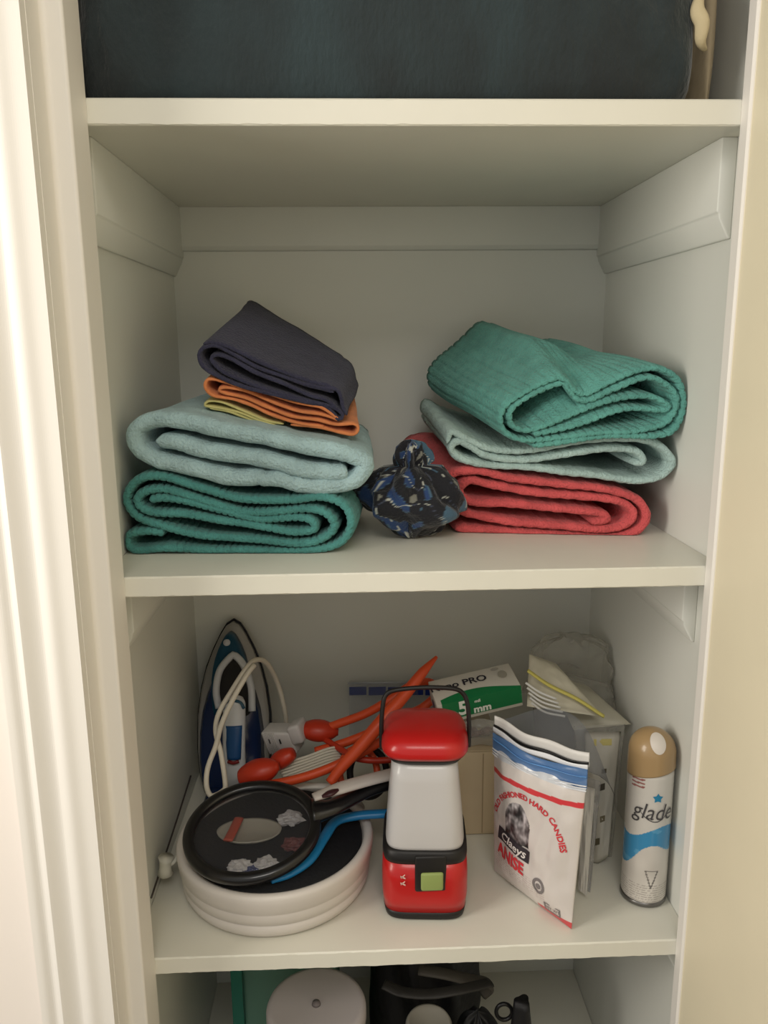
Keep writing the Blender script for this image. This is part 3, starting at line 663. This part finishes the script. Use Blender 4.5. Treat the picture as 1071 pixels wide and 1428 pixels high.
# white carton with a green band, tilted on the beige box
def carton():
    fl, fr_, fb, bk = at(621, 982, y=.205), at(727, 957, y=.215), at(727, 988, y=.222), at(702, 926, y=.268)
    u = (fr_-fl); L = u.length*1.0; u.normalize()
    v = (bk-fr_); v = v-u*v.dot(u); dv = v.length; v.normalize()
    n_ = v.cross(u).normalized()
    if n_.z > 0: n_ = -n_
    h = .034
    o = fl-u*.012; L += .012
    t = T('glove_carton', 'white and green carton with black lettering tilted behind the lantern', 'carton', tuple(o+n_*h))
    cm = mat('white_carton', (196, 192, 182), .5); 
    bd = bevelled(mesh('carton_body', *obox(o, u*L, v*dv, n_*h), cm, t), .0012)
    gm = mat('carton_green', (10, 112, 62), .45)
    # green band: front face, rising in a curve onto the top
    V = []; F = []; n = 24
    for i in range(n+1):
        s = i/n; top = dv*(.02+.30*sin(pi*min(1, s*.8+.18))**1.2)
        V += [o+u*(L*(.06+.935*s))+v*top-n_*.0006, o+u*(L*(.06+.935*s))-v*.0005-n_*.0006, o+u*(L*(.06+.935*s))-v*.0006+n_*h*.82]
    for i in range(n): F += [(i*3, i*3+1, i*3+4, i*3+3), (i*3+1, i*3+2, i*3+5, i*3+4)]
    mesh('green_band', V, F, gm, bd)
    def put(s, size, cx_, cy_, m, face, bold=0, rot=0, sx=1):
        tv, tf = text(s, size, 0, bold, sx)
        V = []
        for x, y in tv:
            if face == 'top': V.append(o+u*(cx_+x)+v*(cy_+y)-n_*.0011)
            else: V.append(o+u*(cx_+x)-v*.0014+n_*(cy_-y))
        mesh('printed_text', V, tf, m, bd)
    ink = mat('carton_ink', (30, 28, 40), .6); wi = mat('carton_white_ink', (225, 228, 220), .6)
    put('Nano PRO', .0175, L*.33, dv*.62, ink, 'top', .0004, sx=1.05)
    put('5', .032, L*.30, h*.40, wi, 'front', .001)
    put('mil', .007, L*.47, h*.18, wi, 'front', .0002)
    put('mm', .0165, L*.52, h*.60, wi, 'front', .0006)
    tv, tf = [(cos(a)*.0065, sin(a)*.0085) for a in [2*pi*i/20 for i in range(20)]], [tuple(range(20))]
    mesh('grey_emblem', [o+u*(L*.86+x)+v*(dv*.60+y)-n_*.0010 for x, y in tv], tf, mat('emblem_grey', (150, 146, 134), .6), bd)
    mesh('grey_emblem', [o+u*(L*.80+x*.9)+v*(dv*.86+y*.4)-n_*.0010 for x, y in tv], tf, mat('emblem_grey_b', (160, 156, 146), .6), bd)
    mesh('purple_emblem', [o-u*.0012+v*(dv*.45+x)+n_*(h*.5+y) for x, y in tv], tf, mat('emblem_purple', (70, 40, 90), .6), bd)
    return o, u, v, n_, L, h
co, cu_, cv_, cn_, cL, ch = carton()
# see-through packet with dark brown pieces under the carton
pk = T('clear_packet', 'clear packet of reddish brown pieces under the green and white carton', 'packet', tuple(at(672, 1030, y=.225)))
rng = random.Random(3)
parts = []
for i in range(26):
    c = at(645+rng.random()*52, 1022+rng.random()*14-(i % 3)*3, y=.235+rng.random()*.025); r = .004+rng.random()*.003
    c.z = max(c.z, ZC+.142)
    bmv = lathe([(0, c.z-r*.7), (r*.8, c.z-r*.4), (r, c.z), (r*.7, c.z+r*.5), (0, c.z+r*.7)], c.x, c.y, 8, 1, .8); parts.append(bmv)
st = mesh('brown_pieces', *joinm(parts), mat('brown_pieces', (88, 46, 42), .6), pk, True); st['kind'] = 'stuff'
V, F = grid(lambda a, b: at(638+64*a, 1004+36*b+2*sin(a*9), y=.222-.010*sin(pi*a)*sin(pi*b)), 16, 10)
n_ = len(V); pfm = film('packet_film', (190, 190, 184), .30); mesh('packet_film', V, F, pfm, pk, True); mesh('packet_film', [p+Vector((0, .05, 0)) for p in V], F, pfm, pk, True)
# clear pouch with a blue zip strip, against the back wall
pz = T('zip_pouch', 'clear plastic pouch with dark blue strip leaning on the back wall', 'pouch', tuple(at(560, 1010, y=.42)))
V, F = grid(lambda a, b: at(487+143*a, 951+75*b, y=.425-.02*b-.004*sin(3*a+5*b)), 24, 14)
n_ = len(V); mesh('pouch_film', V+[p+Vector((0, .006, 0)) for p in V], F+[tuple(i+n_ for i in q)[::-1] for q in F], film('pouch_film', (180, 186, 196), .16), pz, True)
blu = mat('pouch_blue', (22, 50, 132), .4)
for a, b in ((487, 511), (514, 538), (541, 590), (593, 628)):
    mesh('blue_strip', *obox(at(a, 958, y=.4225), at(b, 957.5, y=.4225)-at(a, 958, y=.4225), (0, -.002, 0), at(a, 969, y=.4225)-at(a, 958, y=.4225)), blu, pz)
mesh('top_edge', *tube([at(485, 953, y=.4225), at(630, 951, y=.4225)], .0016, 8), film('pouch_edge', (200, 205, 215), .5), pz, True)

# ------------------------------------------------------------------ zip bags on the right
def pillow(corners, thick, nu, nv, wr=.0, seed=0, sag=0):
    TL, TR, BR, BL = [Vector(c) for c in corners]
    nn = (TR-TL).cross(BL-TL).normalized()
    if nn.y > 0: nn = -nn
    def fn(u, v):
        P = TL.lerp(TR, u).lerp(BL.lerp(BR, u), v)
        b = (1-abs(2*u-1)**2.6)*(1-abs(2*v-1)**3.2)
        w = wr*(noise.noise(Vector((u*3+seed, v*4, 0)))+.5*noise.noise(Vector((u*9+seed, v*8, 2))))
        return P+nn*(thick/2*max(0, b)**.7+w*min(1, b*3))
    def fb(u, v):
        P = TL.lerp(TR, u).lerp(BL.lerp(BR, u), v)
        b = (1-abs(2*u-1)**2.6)*(1-abs(2*v-1)**3.2)
        return P-nn*(thick/2*max(0, b)**.7)
    V, F = grid(fn, nu, nv); V2, F2 = grid(fb, nu, nv)
    n_ = len(V); edge = list(range(nu))+[nu*j+nu-1 for j in range(1, nv)]+list(range(nu*nv-2, nu*(nv-1)-1, -1))+[nu*j for j in range(nv-2, 0, -1)]
    F = F+[tuple(i+n_ for i in q)[::-1] for q in F2]+[(edge[i], edge[i]+n_, edge[(i+1) % len(edge)]+n_, edge[(i+1) % len(edge)]) for i in range(len(edge))]
    return V+V2, F, fn, nn
def candybag():
    TL, TR, BR, BL = at(689, 1030, y=.128), at(819, 1083, y=.026), at(797, 1296, z=ZC+.001), at(689, 1214, z=ZC+.002)
    nu, nv = 150, 220
    t = T('zip_bag', 'white zip bag printed with red arc lettering and an old fashioned picture', 'bag', tuple(BL))
    V, F, fn, nn = pillow((TL, TR, BR, BL), .032, nu, nv, .004, 5)
    W_, H_ = (TR-TL).length, (BL-TL).length
    U = (0.28, .60)
    cols = []
    for idx in range(len(V)):
        front = idx < nu*nv; k_ = idx % (nu*nv); u = (k_ % nu)/(nu-1); v = (k_//nu)/(nv-1)
        col = (210, 203, 198)
        x, y = u*W_, v*H_
        if front or True:
            rs = .205-.02*u
            if abs(v-rs) < .017: col = (206, 60, 66)
            elif v < .10: col = (196, 200, 206)
            # gray fine print lines lower left
            elif .79 < v < .90 and .06 < u < .72 and (v*120) % 2.2 < 1.0 and fbm((u*60, int(v*54), 1), 1) > -.1: col = (190, 178, 174)
            elif v > .955 and u > .62: col = (200, 70, 74)
            elif u < .06: col = (216, 206, 204)
            # picture
            if front:
                du, dv_ = (u-.37)/.155, (v-.475)/.145
                if du*du+dv_*dv_ < 1 or (abs(du) < 1 and 0 < dv_ < .8):
                    g = fbm((u*14, v*16, 3), 1)*120+fbm((u*40, v*40, 5), 1)*60
                    b_ = 120+g-60*max(0, dv_)
                    b_ = max(45, min(205, b_)); col = (b_, b_*.97, b_*.98)
        cols.append(col)
    bagm = mat('printed_bag', (220, 214, 208), .28, .15, 30, attr=True, coat=.4)
    body = mesh('bag_body', V, F, bagm, t, True, cols=cols)
    def put(name, tv, tf, cx_, cy_, m, par, rot=0, lift=.0009):
        P = []
        for x, y in tv:
            X = cx_+x*cos(rot)-y*sin(rot); Y = cy_-(x*sin(rot)+y*cos(rot))
            u, v = min(max(X/W_, 0), 1), min(max(Y/H_, 0), 1); P.append(fn(u, v)+nn*lift)
        return mesh(name, P, tf, m, par)
    red = mat('bag_red_ink', (205, 52, 62), .5); blk = mat('bag_black_ink', (52, 48, 54), .5); gry = mat('bag_grey_ink', (120, 114, 114), .5); wi = mat('bag_white_ink', (220, 214, 210), .5)
    # black name plate with pale lettering
    pw, ph = W_*.42, H_*.095
    sub = 10
    tv = [((i/sub-.5)*pw, (j/4-.5)*ph) for j in range(5) for i in range(sub+1)]
    tf = [(j*(sub+1)+i, j*(sub+1)+i+1, (j+1)*(sub+1)+i+1, (j+1)*(sub+1)+i) for j in range(4) for i in range(sub)]
    lb = put('name_plate', tv, tf, W_*.33, H_*.635, blk, body, -.10)
    tv, tf = text('Claeys', H_*.088, .2, .0003, 1.0); put('printed_text', tv, tf, W_*.33, H_*.635, wi, lb, -.10, .0016)
    tv, tf = text('ANISE', H_*.125, 0, .0010, .78); put('printed_text', tv, tf, W_*.29, H_*.755, red, body, -.08, .001)
    tv, tf = text('OLD FASHIONED HARD CANDIES', H_*.052, 0, .0003, .92)
    xs = [x for x, y in tv]; w0 = max(xs)-min(xs); R_ = W_*.42
    P = []
    for x, y in tv:
        a = x/w0*2.75; rr = R_+y
        X = W_*.475+rr*sin(a)*1.0; Y = H_*.555-rr*cos(a)*1.0
        P.append(fn(min(max(X/W_, 0), 1), min(max(Y/H_, 0), 1))+nn*.001)
    mesh('printed_text', P, tf, red, body)
    ring = [(r*cos(a), r*sin(a)*1.05) for a in [2*pi*i/24 for i in range(24)] for r in (.0095, .0060)]
    put('round_seal', ring, [(2*i, 2*((i+1) % 24), 2*((i+1) % 24)+1, 2*i+1) for i in range(24)], W_*.66, H_*.80, gry, body)
    put('seal_center', [(.004*cos(a), .0035*sin(a)) for a in [2*pi*i/10 for i in range(10)]], [tuple(range(10))], W_*.66, H_*.80, gry, body)
    fr = [(-.012, -.006), (.012, -.006), (.012, .006), (-.012, .006), (-.0105, -.0045), (.0105, -.0045), (.0105, .0045), (-.0105, .0045)]
    put('print_frame', fr, [(0, 1, 5, 4), (1, 2, 6, 5), (2, 3, 7, 6), (3, 0, 4, 7)], W_*.80, H_*.93, gry, body)
    tv, tf = text('NET WT', .006, 0, .0001, 1); put('printed_text', tv, tf, W_*.80, H_*.93, gry, body)
    # zip strips across the top
    upv = (TL-BL).normalized()
    blue = film('zip_blue', (92, 132, 184), .62, .25); wz = mat('zip_white', (222, 224, 228), .3)
    def strip(name, a, b, dout, m, par, th=.0016, seg=24):
        V, F = grid(lambda s, q: TL.lerp(TR, -.003+1.006*s)+upv*(a+(b-a)*q-.005*sin(pi*s)+.0012*sin(11*s+a*90))+nn*(dout*(.35+.65*sin(pi*min(1, s*1.02+.0))**.5)+.004*sin(pi*s)-.0010*sin(13*s)*(.4+q)), seg, 4)
        n_ = len(V); V2 = [p-nn*th for p in V]
        return mesh(name, V+V2, F+[tuple(i+n_ for i in q)[::-1] for q in F]+[(i, i+1, i+1+n_, i+n_) for i in range(seg-1)]+[((3*seg)+i, n_+3*seg+i, n_+3*seg+i+1, 3*seg+i+1) for i in range(seg-1)], m, par, True)
    zs = strip('zip_panel', -.016, .010, .006, blue, t)
    for a in (-.019, -.0155, -.012): strip('zip_ridge', a, a+.0014, .0085, wz, zs)
    strip('zip_ridge', .001, .0018, .0085, mat('zip_blue_ridge', (96, 148, 206), .3), zs)
    strip('front_lip', .010, .016, .004, wz, t)
    strip('mouth_shade', .0150, .0185, .001, black, t, label_=None) if False else strip('mouth_shade', .0150, .0185, .001, black, t)  # black strip paints the shade inside the bag's mouth
    strip('back_flap', .012, .030, -.004, mat('flap_white', (214, 212, 208), .35), t)
    strip('red_line', .0195, .0225, -.0155, red, t) if False else None
    # clear film rising behind the bag mouth
    q0, q1, q2, q3 = at(700, 1005, y=.150), at(760, 990, y=.15), at(812, 1015, y=.12), at(856, 1120, y=.085)
    base = [TL, TL.lerp(TR, .35), TL.lerp(TR, .7), TR+Vector((.022, .03, -.02))]; topp = [q0, q1, q2, q3]
    A_ = cr(base, .006); B_ = cr(topp, .006)
    nA = 24
    def smp(L, s): i = s*(len(L)-1); k0 = int(i); k1 = min(k0+1, len(L)-1); return L[k0].lerp(L[k1], i-k0)
    V, F = grid(lambda s, q: smp(A_, s).lerp(smp(B_, s), q)-nn*(.006+.006*sin(pi*q)), nA, 8)
    mesh('rear_film', V, F, film('rear_film', (120, 124, 132), .38, .15), t, True, label='smoky clear rear film')
candybag()
def sidebag(name, label, corners, thick, contents, seed, op=.28, col=(200, 198, 188), marks=()):
    t = T(name, label, 'bag', tuple(Vector(corners[3])))
    V, F, fn, nn = pillow(corners, thick, 40, 50, .012, seed)
    V = [Vector((min(p.x, XR-.002), p.y, max(p.z, ZC+.0008))) for p in V]
    mesh('bag_film', V, F, film(name+'_film', col, op, .14, .5, 25), t, True)
    for k, (q, th, c, lab) in enumerate(contents):
        V, F, f2, n2 = pillow(q, th, 18, 22, .003, seed+k+3)
        V = [Vector((p.x, p.y, max(p.z, ZC+.002))) for p in V]
        inn = mesh('packet', V, F, mat('packet_%d_%d' % (seed, k), c, .45, .2, 40, .05, 20), t, True, label=lab)
        for (a, b, wu, wv, mc) in (marks if k == 0 else ()):
            P = [f2(a+wu*x, b+wv*y)+n2*.0008 for x, y in ((-.5, -.5), (.5, -.5), (.5, .5), (-.5, .5))]
            mesh('print_mark', P, [(0, 1, 2, 3)], mat('mark_ink', mc, .6), inn)
    return t
# tall clear bag with yellow-banded packets, leaning back
def q4(y, *p): return [at(u, v, y=y[i]) for i, (u, v) in enumerate(p)]
tc = sidebag('clear_bag', 'big crumpled clear plastic bag with yellow edged packets in the back right', q4((.33, .31, .30, .30), (742, 925), (872, 960), (868, 1070), (745, 1060)), .06,
    [(q4((.27, .265, .21, .22), (738, 912), (775, 925), (842, 1000), (735, 985)), .018, (196, 191, 172), 'cream packet with yellow edge'),
     (q4((.30, .30, .22, .24), (762, 940), (818, 955), (880, 1010), (800, 1018)), .014, (182, 178, 160), None)], 21, .22)
# yellow bands and ribs on the packets
ym = mat('yellow_band', (206, 196, 104), .5); wm = mat('packet_rib', (214, 214, 210), .4)
mesh('yellow_band', *tube(cr([at(736, 935, y=.232), at(765, 955, y=.225), at(805, 975, y=.213), at(842, 999, y=.204)], .004), .0045, 8, flat=.5), ym, tc, True)
for i in range(5):
    mesh('packet_rib', *tube(cr([at(733+2*i, 952+7*i, y=.222), at(752+2*i, 965+7*i, y=.214), at(776+3*i, 975+6*i, y=.208)], .004), .0017, 8), wm, tc, True)
# crumpled top of the clear bag
def crumple():
    def fn(a, b):
        th = 2*pi*a; c = at(803, 918, y=.335)
        r = (.072-.022*b)*(math.sqrt(max(0, 1-max(0, (b-.8)/.2)**2))*.6+.4)*(1+.22*noise.noise(Vector((cos(th)*1.5, sin(th)*1.5, b*3))))
        z = c.z-.055+.090*b
        p = Vector((c.x+r*1.05*cos(th)-.006*b, c.y+r*.62*sin(th), z+.014*noise.noise(Vector((cos(th)*2, sin(th)*2, b*2+3)))))
        p.x = min(p.x, XR-.003); return p
    V, F = grid(fn, 70, 26, True); F.append(tuple(range(70*25, 70*26)))
    mesh('crumpled_top', V, F, film('crumpled_film', (208, 206, 196), .20, .12, 1.0, 45), tc, True)
crumple()
sidebag('clear_bag', 'tall clear bag of white packets with grey print beside the air freshener', q4((.23, .22, .155, .165), (800, 1012), (872, 1010), (852, 1205), (822, 1225)), .034,
    [(q4((.20, .195, .135, .145), (815, 1020), (866, 1020), (848, 1195), (822, 1212)), .012, (182, 178, 166), 'cream packet with dark printed marks')], 33, .2,
    marks=((.55, .30, .16, .035, (84, 76, 60)), (.5, .42, .22, .05, (70, 64, 52)), (.30, .50, .2, .05, (96, 90, 70)), (.55, .66, .2, .045, (100, 92, 70)), (.35, .82, .22, .05, (90, 84, 66)), (.5, .08, .5, .05, (190, 178, 110))))
sidebag('clear_bag', 'narrow clear bag of white paper packets right behind the printed zip bag', q4((.135, .125, .085, .12), (812, 1080), (838, 1090), (822, 1262), (806, 1255)), .022,
    [(q4((.12, .115, .07, .08), (812, 1095), (830, 1100), (818, 1250), (806, 1240)), .008, (188, 185, 178), None)], 45, .25, (196, 196, 196))

# ------------------------------------------------------------------ air freshener can
def can():
    cx, cy, r = .2935, .080, .0275
    t = T('spray_can', 'white aerosol air freshener can with gold cap near the right wall', 'spray can', (cx, cy, ZC))
    a0 = math.atan2(CAM.y-cy, CAM.x-cx)
    z0, z1 = ZC+.006, ZC+.182; nu, nv = 144, 170
    V = []; cols = []; F = []
    for j in range(nv):
        q = j/(nv-1); z = z0+(z1-z0)*q
        rr = r*(1-.06*max(0, (q-.96)/.04)**2-.05*max(0, (.02-q)/.02))
        for i in range(nu):
            a = 2*pi*i/nu; V.append((cx+rr*cos(a), cy+rr*sin(a), z))
            d = (a-a0+pi) % (2*pi)-pi; s = d*r    # metres right of centre, facing
            wave_t = .555+.05*sin(s*70+.2)+.9*max(0, s-.012)
            wave_b = .40+.055*sin((s+.01)*95)+1.5*max(0, s)-.8*max(0, -s-.004)*4
            col = (206, 202, 195)
            wave_b = min(wave_b, wave_t-.06)
            if wave_b < q < wave_t: col = (58, 138, 184) if fbm((s*60, q*20, 0), 1) < .3 else (84, 156, 196)
            elif q <= wave_b:
                g = fbm((s*50, q*7, 4), 1); col = (206+18*g, 200+18*g, 192+18*g)
                if q < .16 and (q*110) % 2 < .9 and fbm((s*900, int(q*55), 0), 1) > -.1: col = (160, 152, 146)
                dv_, du = abs(q-.19), abs(s-.009)
                if .13 < q < .27 and abs(du-(q-.13)*.055) < .0009: col = (110, 104, 100)
                if .262 < q < .27 and du < .008: col = (110, 104, 100)
            if .885 < q < .965 and -.024 < s < -.006 and ((q*46-(s*24)) % 1.25) < .6: col = (150, 96, 92)
            cols.append(col)
    for j in range(nv-1):
        for i in range(nu): F.append((j*nu+i, j*nu+(i+1) % nu, (j+1)*nu+(i+1) % nu, (j+1)*nu+i))
    F += [tuple(range(nu))[::-1], tuple(range((nv-1)*nu, nv*nu))]
    body = mesh('can_body', V, F, mat('can_print', (225, 222, 215), .25, attr=True, coat=.4), t, True, cols=cols)
    mesh('bottom_rim', *lathe([(.0, ZC+.0006), (.0255, ZC+.0006), (.0280, ZC+.003), (.0282, ZC+.006), (.0270, ZC+.008)], cx, cy, 64), mat('can_steel', (120, 118, 116), .3, metal=.8), t, True)
    # slanting gold cap with a pale oval nozzle pad
    def fc(u, v):
        a = 2*pi*u; sl = .007*cos(a-a0-pi*.45)
        if v < .45: q = v/.45; rr = .0285*(1-.02*q); z = ZC+.178+sl*(1-q)+(.024)*q
        else: q = (v-.45)/.55*pi/2; rr = .0279*cos(q); z = ZC+.202+.028*sin(q)
        return (cx+rr*cos(a), cy+rr*sin(a), z)
    V, F = grid(fc, 64, 30, True); F.append(tuple(range(64))[::-1])
    cap = mesh('cap', V, F, mat('gold_cap', (166, 138, 98), .32, coat=.3, sub=.0), t, True)
    # nozzle pad on the dome
    R0 = Vector((cx, cy, ZC+.202)); d0 = Vector((cos(a0+.32)*.72, sin(a0+.32)*.72, .70)).normalized()
    s1 = Vector((0, 0, 1)).cross(d0).normalized(); s2 = d0.cross(s1)
    V = [R0+d0*.0287]
    for k in range(1, 5):
        for i in range(32):
            a = 2*pi*i/32; q = k/4
            p = d0+s1*(.0095/.028*q*cos(a))+s2*(.0150/.028*q*sin(a)); p.normalize(); V.append(R0+Vector((p.x*.0286, p.y*.0286, p.z*.0287)))
    F = [(0, 1+i, 1+(i+1) % 32) for i in range(32)]
    for k in range(3):
        for i in range(32): F.append((1+k*32+i, 1+(k+1)*32+i, 1+(k+1)*32+(i+1) % 32, 1+k*32+(i+1) % 32))
    mesh('nozzle_pad', V, F, mat('nozzle_white', (214, 206, 196), .4), cap, True, label='pale oval nozzle pad')
    def put(name, tv, tf, s0, zc_, m, rot=0, lift=.0005):
        P = []
        for x, y in tv:
            X = x*cos(rot)-y*sin(rot)+s0; Y = x*sin(rot)+y*cos(rot)
            a = a0+X/r; P.append((cx+(r+lift)*cos(a), cy+(r+lift)*sin(a), zc_+Y))
        mesh(name, P, tf, m, body)
    ink = mat('can_ink', (72, 70, 72), .4)
    tv, tf = text('glade', .0300, .25, 0.0, .80, .12); put('logo_text', tv, tf, .006, ZC+.133, ink, -.02, .0012)
    star = [((.0066 if i % 2 == 0 else .0038)*cos(pi/2+i*pi/5), (.0066 if i % 2 == 0 else .0038)*sin(pi/2+i*pi/5)) for i in range(10)]
    put('blue_flower', star+[(0, 0)], [(i, (i+1) % 10, 10) for i in range(10)], .0105, ZC+.1525, mat('flower_blue', (36, 128, 168), .4))
    sw = [(-.004+.034*i/14, -.0115+.010*(2*i/14-1)**2*(1 if i < 7 else 1.3)) for i in range(15)]
    put('swoosh', [(x, y) for x, y in sw]+[(x, y-.0012) for x, y in sw], [(i, i+1, i+16, i+15) for i in range(14)], -.004, ZC+.133, ink)
can()

# ------------------------------------------------------------------ lowest compartment
def lower():
    c = at(441, 1400, z=-.62); jr = .064
    t = T('white_lid_jar', 'dark jar with a round pale grey lid on the lowest shelf', 'jar', (c.x, c.y, ZD))
    mesh('jar_body', *lathe([(0, ZD+.0006), (.058, ZD+.0006), (.061, ZD+.01), (.061, -.640), (.056, -.632)], c.x, c.y, 56), mat('dark_jar', (34, 24, 30), .3), t, True)
    ld = mesh('lid', *lathe([(.061, -.650), (.0645, -.648), (.066, -.640), (.066, -.626), (.064, -.621), (.059, -.6195), (.056, -.6205), (.006, -.6205), (0, -.6205)], c.x, c.y, 72), mat('lid_grey_white', (188, 180, 180), .4), t, True)
    mesh('lid_button', *lathe([(.006, -.6206), (.005, -.617), (0, -.6165)], c.x, c.y, 20), mat('lid_button', (120, 112, 112), .5), ld, True)
    # green translucent bin behind: thick bright edge and pale wall
    tb = T('green_bin', 'translucent green plastic bin behind the pale lidded jar', 'bin', (-.18, .26, ZD))
    x0 = at(325, 1390, y=.20).x
    gw = mat('green_bin_edge', (16, 104, 88), .35); gf = film('green_bin_film', (110, 158, 138), .55, .2, .1)
    mesh('bin_edge', *box(x0, x0+.016, .19, .215, ZD+.0008, -.50), gw, tb)
    mesh('bin_wall', *box(x0+.014, x0+.15, .205, .209, ZD+.0008, -.502), gf, tb)
    mesh('bin_wall', *box(x0, x0+.004, .209, .40, ZD+.0008, -.502), gf, tb)
    mesh('bin_wall', *box(x0+.004, x0+.15, .396, .40, ZD+.0008, -.502), gf, tb)
    mesh('bin_floor', *box(x0+.004, x0+.15, .209, .396, ZD+.0008, ZD+.004), gf, tb)
    # small grey capped bottle
    b = at(598, 1424, z=-.66)
    t4 = T('capped_bottle', 'small black bottle with a round grey cap in front of the black bags', 'bottle', (b.x, b.y, ZD))
    mesh('bottle_body', *lathe([(0, ZD+.0006), (.026, ZD+.0006), (.030, ZD+.006), (.030, -.72), (.022, -.700)], b.x, b.y, 40), black, t4, True)
    mesh('bottle_cap', *lathe([(.028, -.705), (.0305, -.703), (.0315, -.665), (.029, -.660), (.026, -.6595), (.0245, -.6625), (0, -.6635)], b.x, b.y, 48), mat('cap_grey', (142, 138, 128), .4), t4, True)
    # black bag heap
    bk = mat('black_nylon', (12, 12, 15), .55, .4, 60)
    def heap(name, label, c, rx, ry, z0, z1, seed, amp=.012):
        def fn(a, b_):
            th = 2*pi*a; rr = math.sqrt(max(0, 1-abs(2*b_-1)**3.5)) if b_ > .5 else 1-.12*(1-2*b_)**2
            w = 1+amp*12*noise.noise(Vector((cos(th)*1.6+seed, sin(th)*1.6, b_*3)))+.05*sin(9*th+b_*8)
            x = c[0]+rx*rr*w*cos(th); y = c[1]+ry*rr*w*sin(th)
            return (min(max(x, XL+.01), XR-.02), min(y, D-.004), z0+(z1-z0)*b_+.008*noise.noise(Vector((cos(th)*2, sin(th)*2+seed, b_)))*b_)
        V, F = grid(fn, 72, 40, True); F.append(tuple(range(72))[::-1]); F.append(tuple(range(72*39, 72*40)))
        o = mesh(name, V, F, bk, smooth=True); tag(o, label, 'bag'); return o
    heap('black_bag', 'slouchy black nylon bag under the lower shelf behind the capped bottle', (.028, .285), .085, .09, ZD+.001, -.565, 4)
    heap('black_bag', 'low black nylon bag sagging in front of the taller black bag', (.094, .135), .036, .040, ZD+.001, -.68, 9)
    p = cr([at(535, 1372, y=.12), at(560, 1383, y=.11), at(600, 1386, y=.10), at(640, 1380, y=.10), at(684, 1370, y=.12)], .005)
    grey = mat('dark_strap', (38, 36, 34), .6, .3, 90)
    tag(mesh('bag_strap', *tube(p, .009, 10, flat=.35), grey, smooth=True), 'dark folded strap lying over the tall black bag', 'strap')
    p = cr([at(585, 1352, y=.14), at(620, 1358, y=.13), at(655, 1366, y=.13), at(682, 1372, y=.14), at(672, 1384, y=.15)], .005)
    tag(mesh('bag_strap', *tube(p, .010, 10, flat=.4), mat('grey_strap', (70, 66, 60), .6, .3, 90), smooth=True), 'dark grey webbing strap end poking right just under the shelf edge', 'strap')
    # cable loop and hook by the bag
    p = [at(703+11*cos(a), 1411+11*sin(a), y=.13) for a in [2*pi*i/30 for i in range(30)]]
    tag(mesh('cable_ring', *tube(p, .0028, 8, closed=True), black, smooth=True), 'thin black cable ring standing right of the black bags', 'cable')
    def hk(a, b_):
        th = 2*pi*a; r = (.030-.020*b_)*(1+.2*sin(3*th+b_*5)); c = at(728, 1420, y=.12)
        return (c.x+r*cos(th), c.y+r*sin(th), ZD+.001+(c.z+.028-ZD)*b_)
    V, F = grid(hk, 30, 24, True); F.append(tuple(range(30))[::-1]); F.append(tuple(range(30*23, 30*24)))
    tag(mesh('black_pouch', V, F, bk, smooth=True), 'small pointed black pouch at the right end of the black bags', 'pouch')
lower()
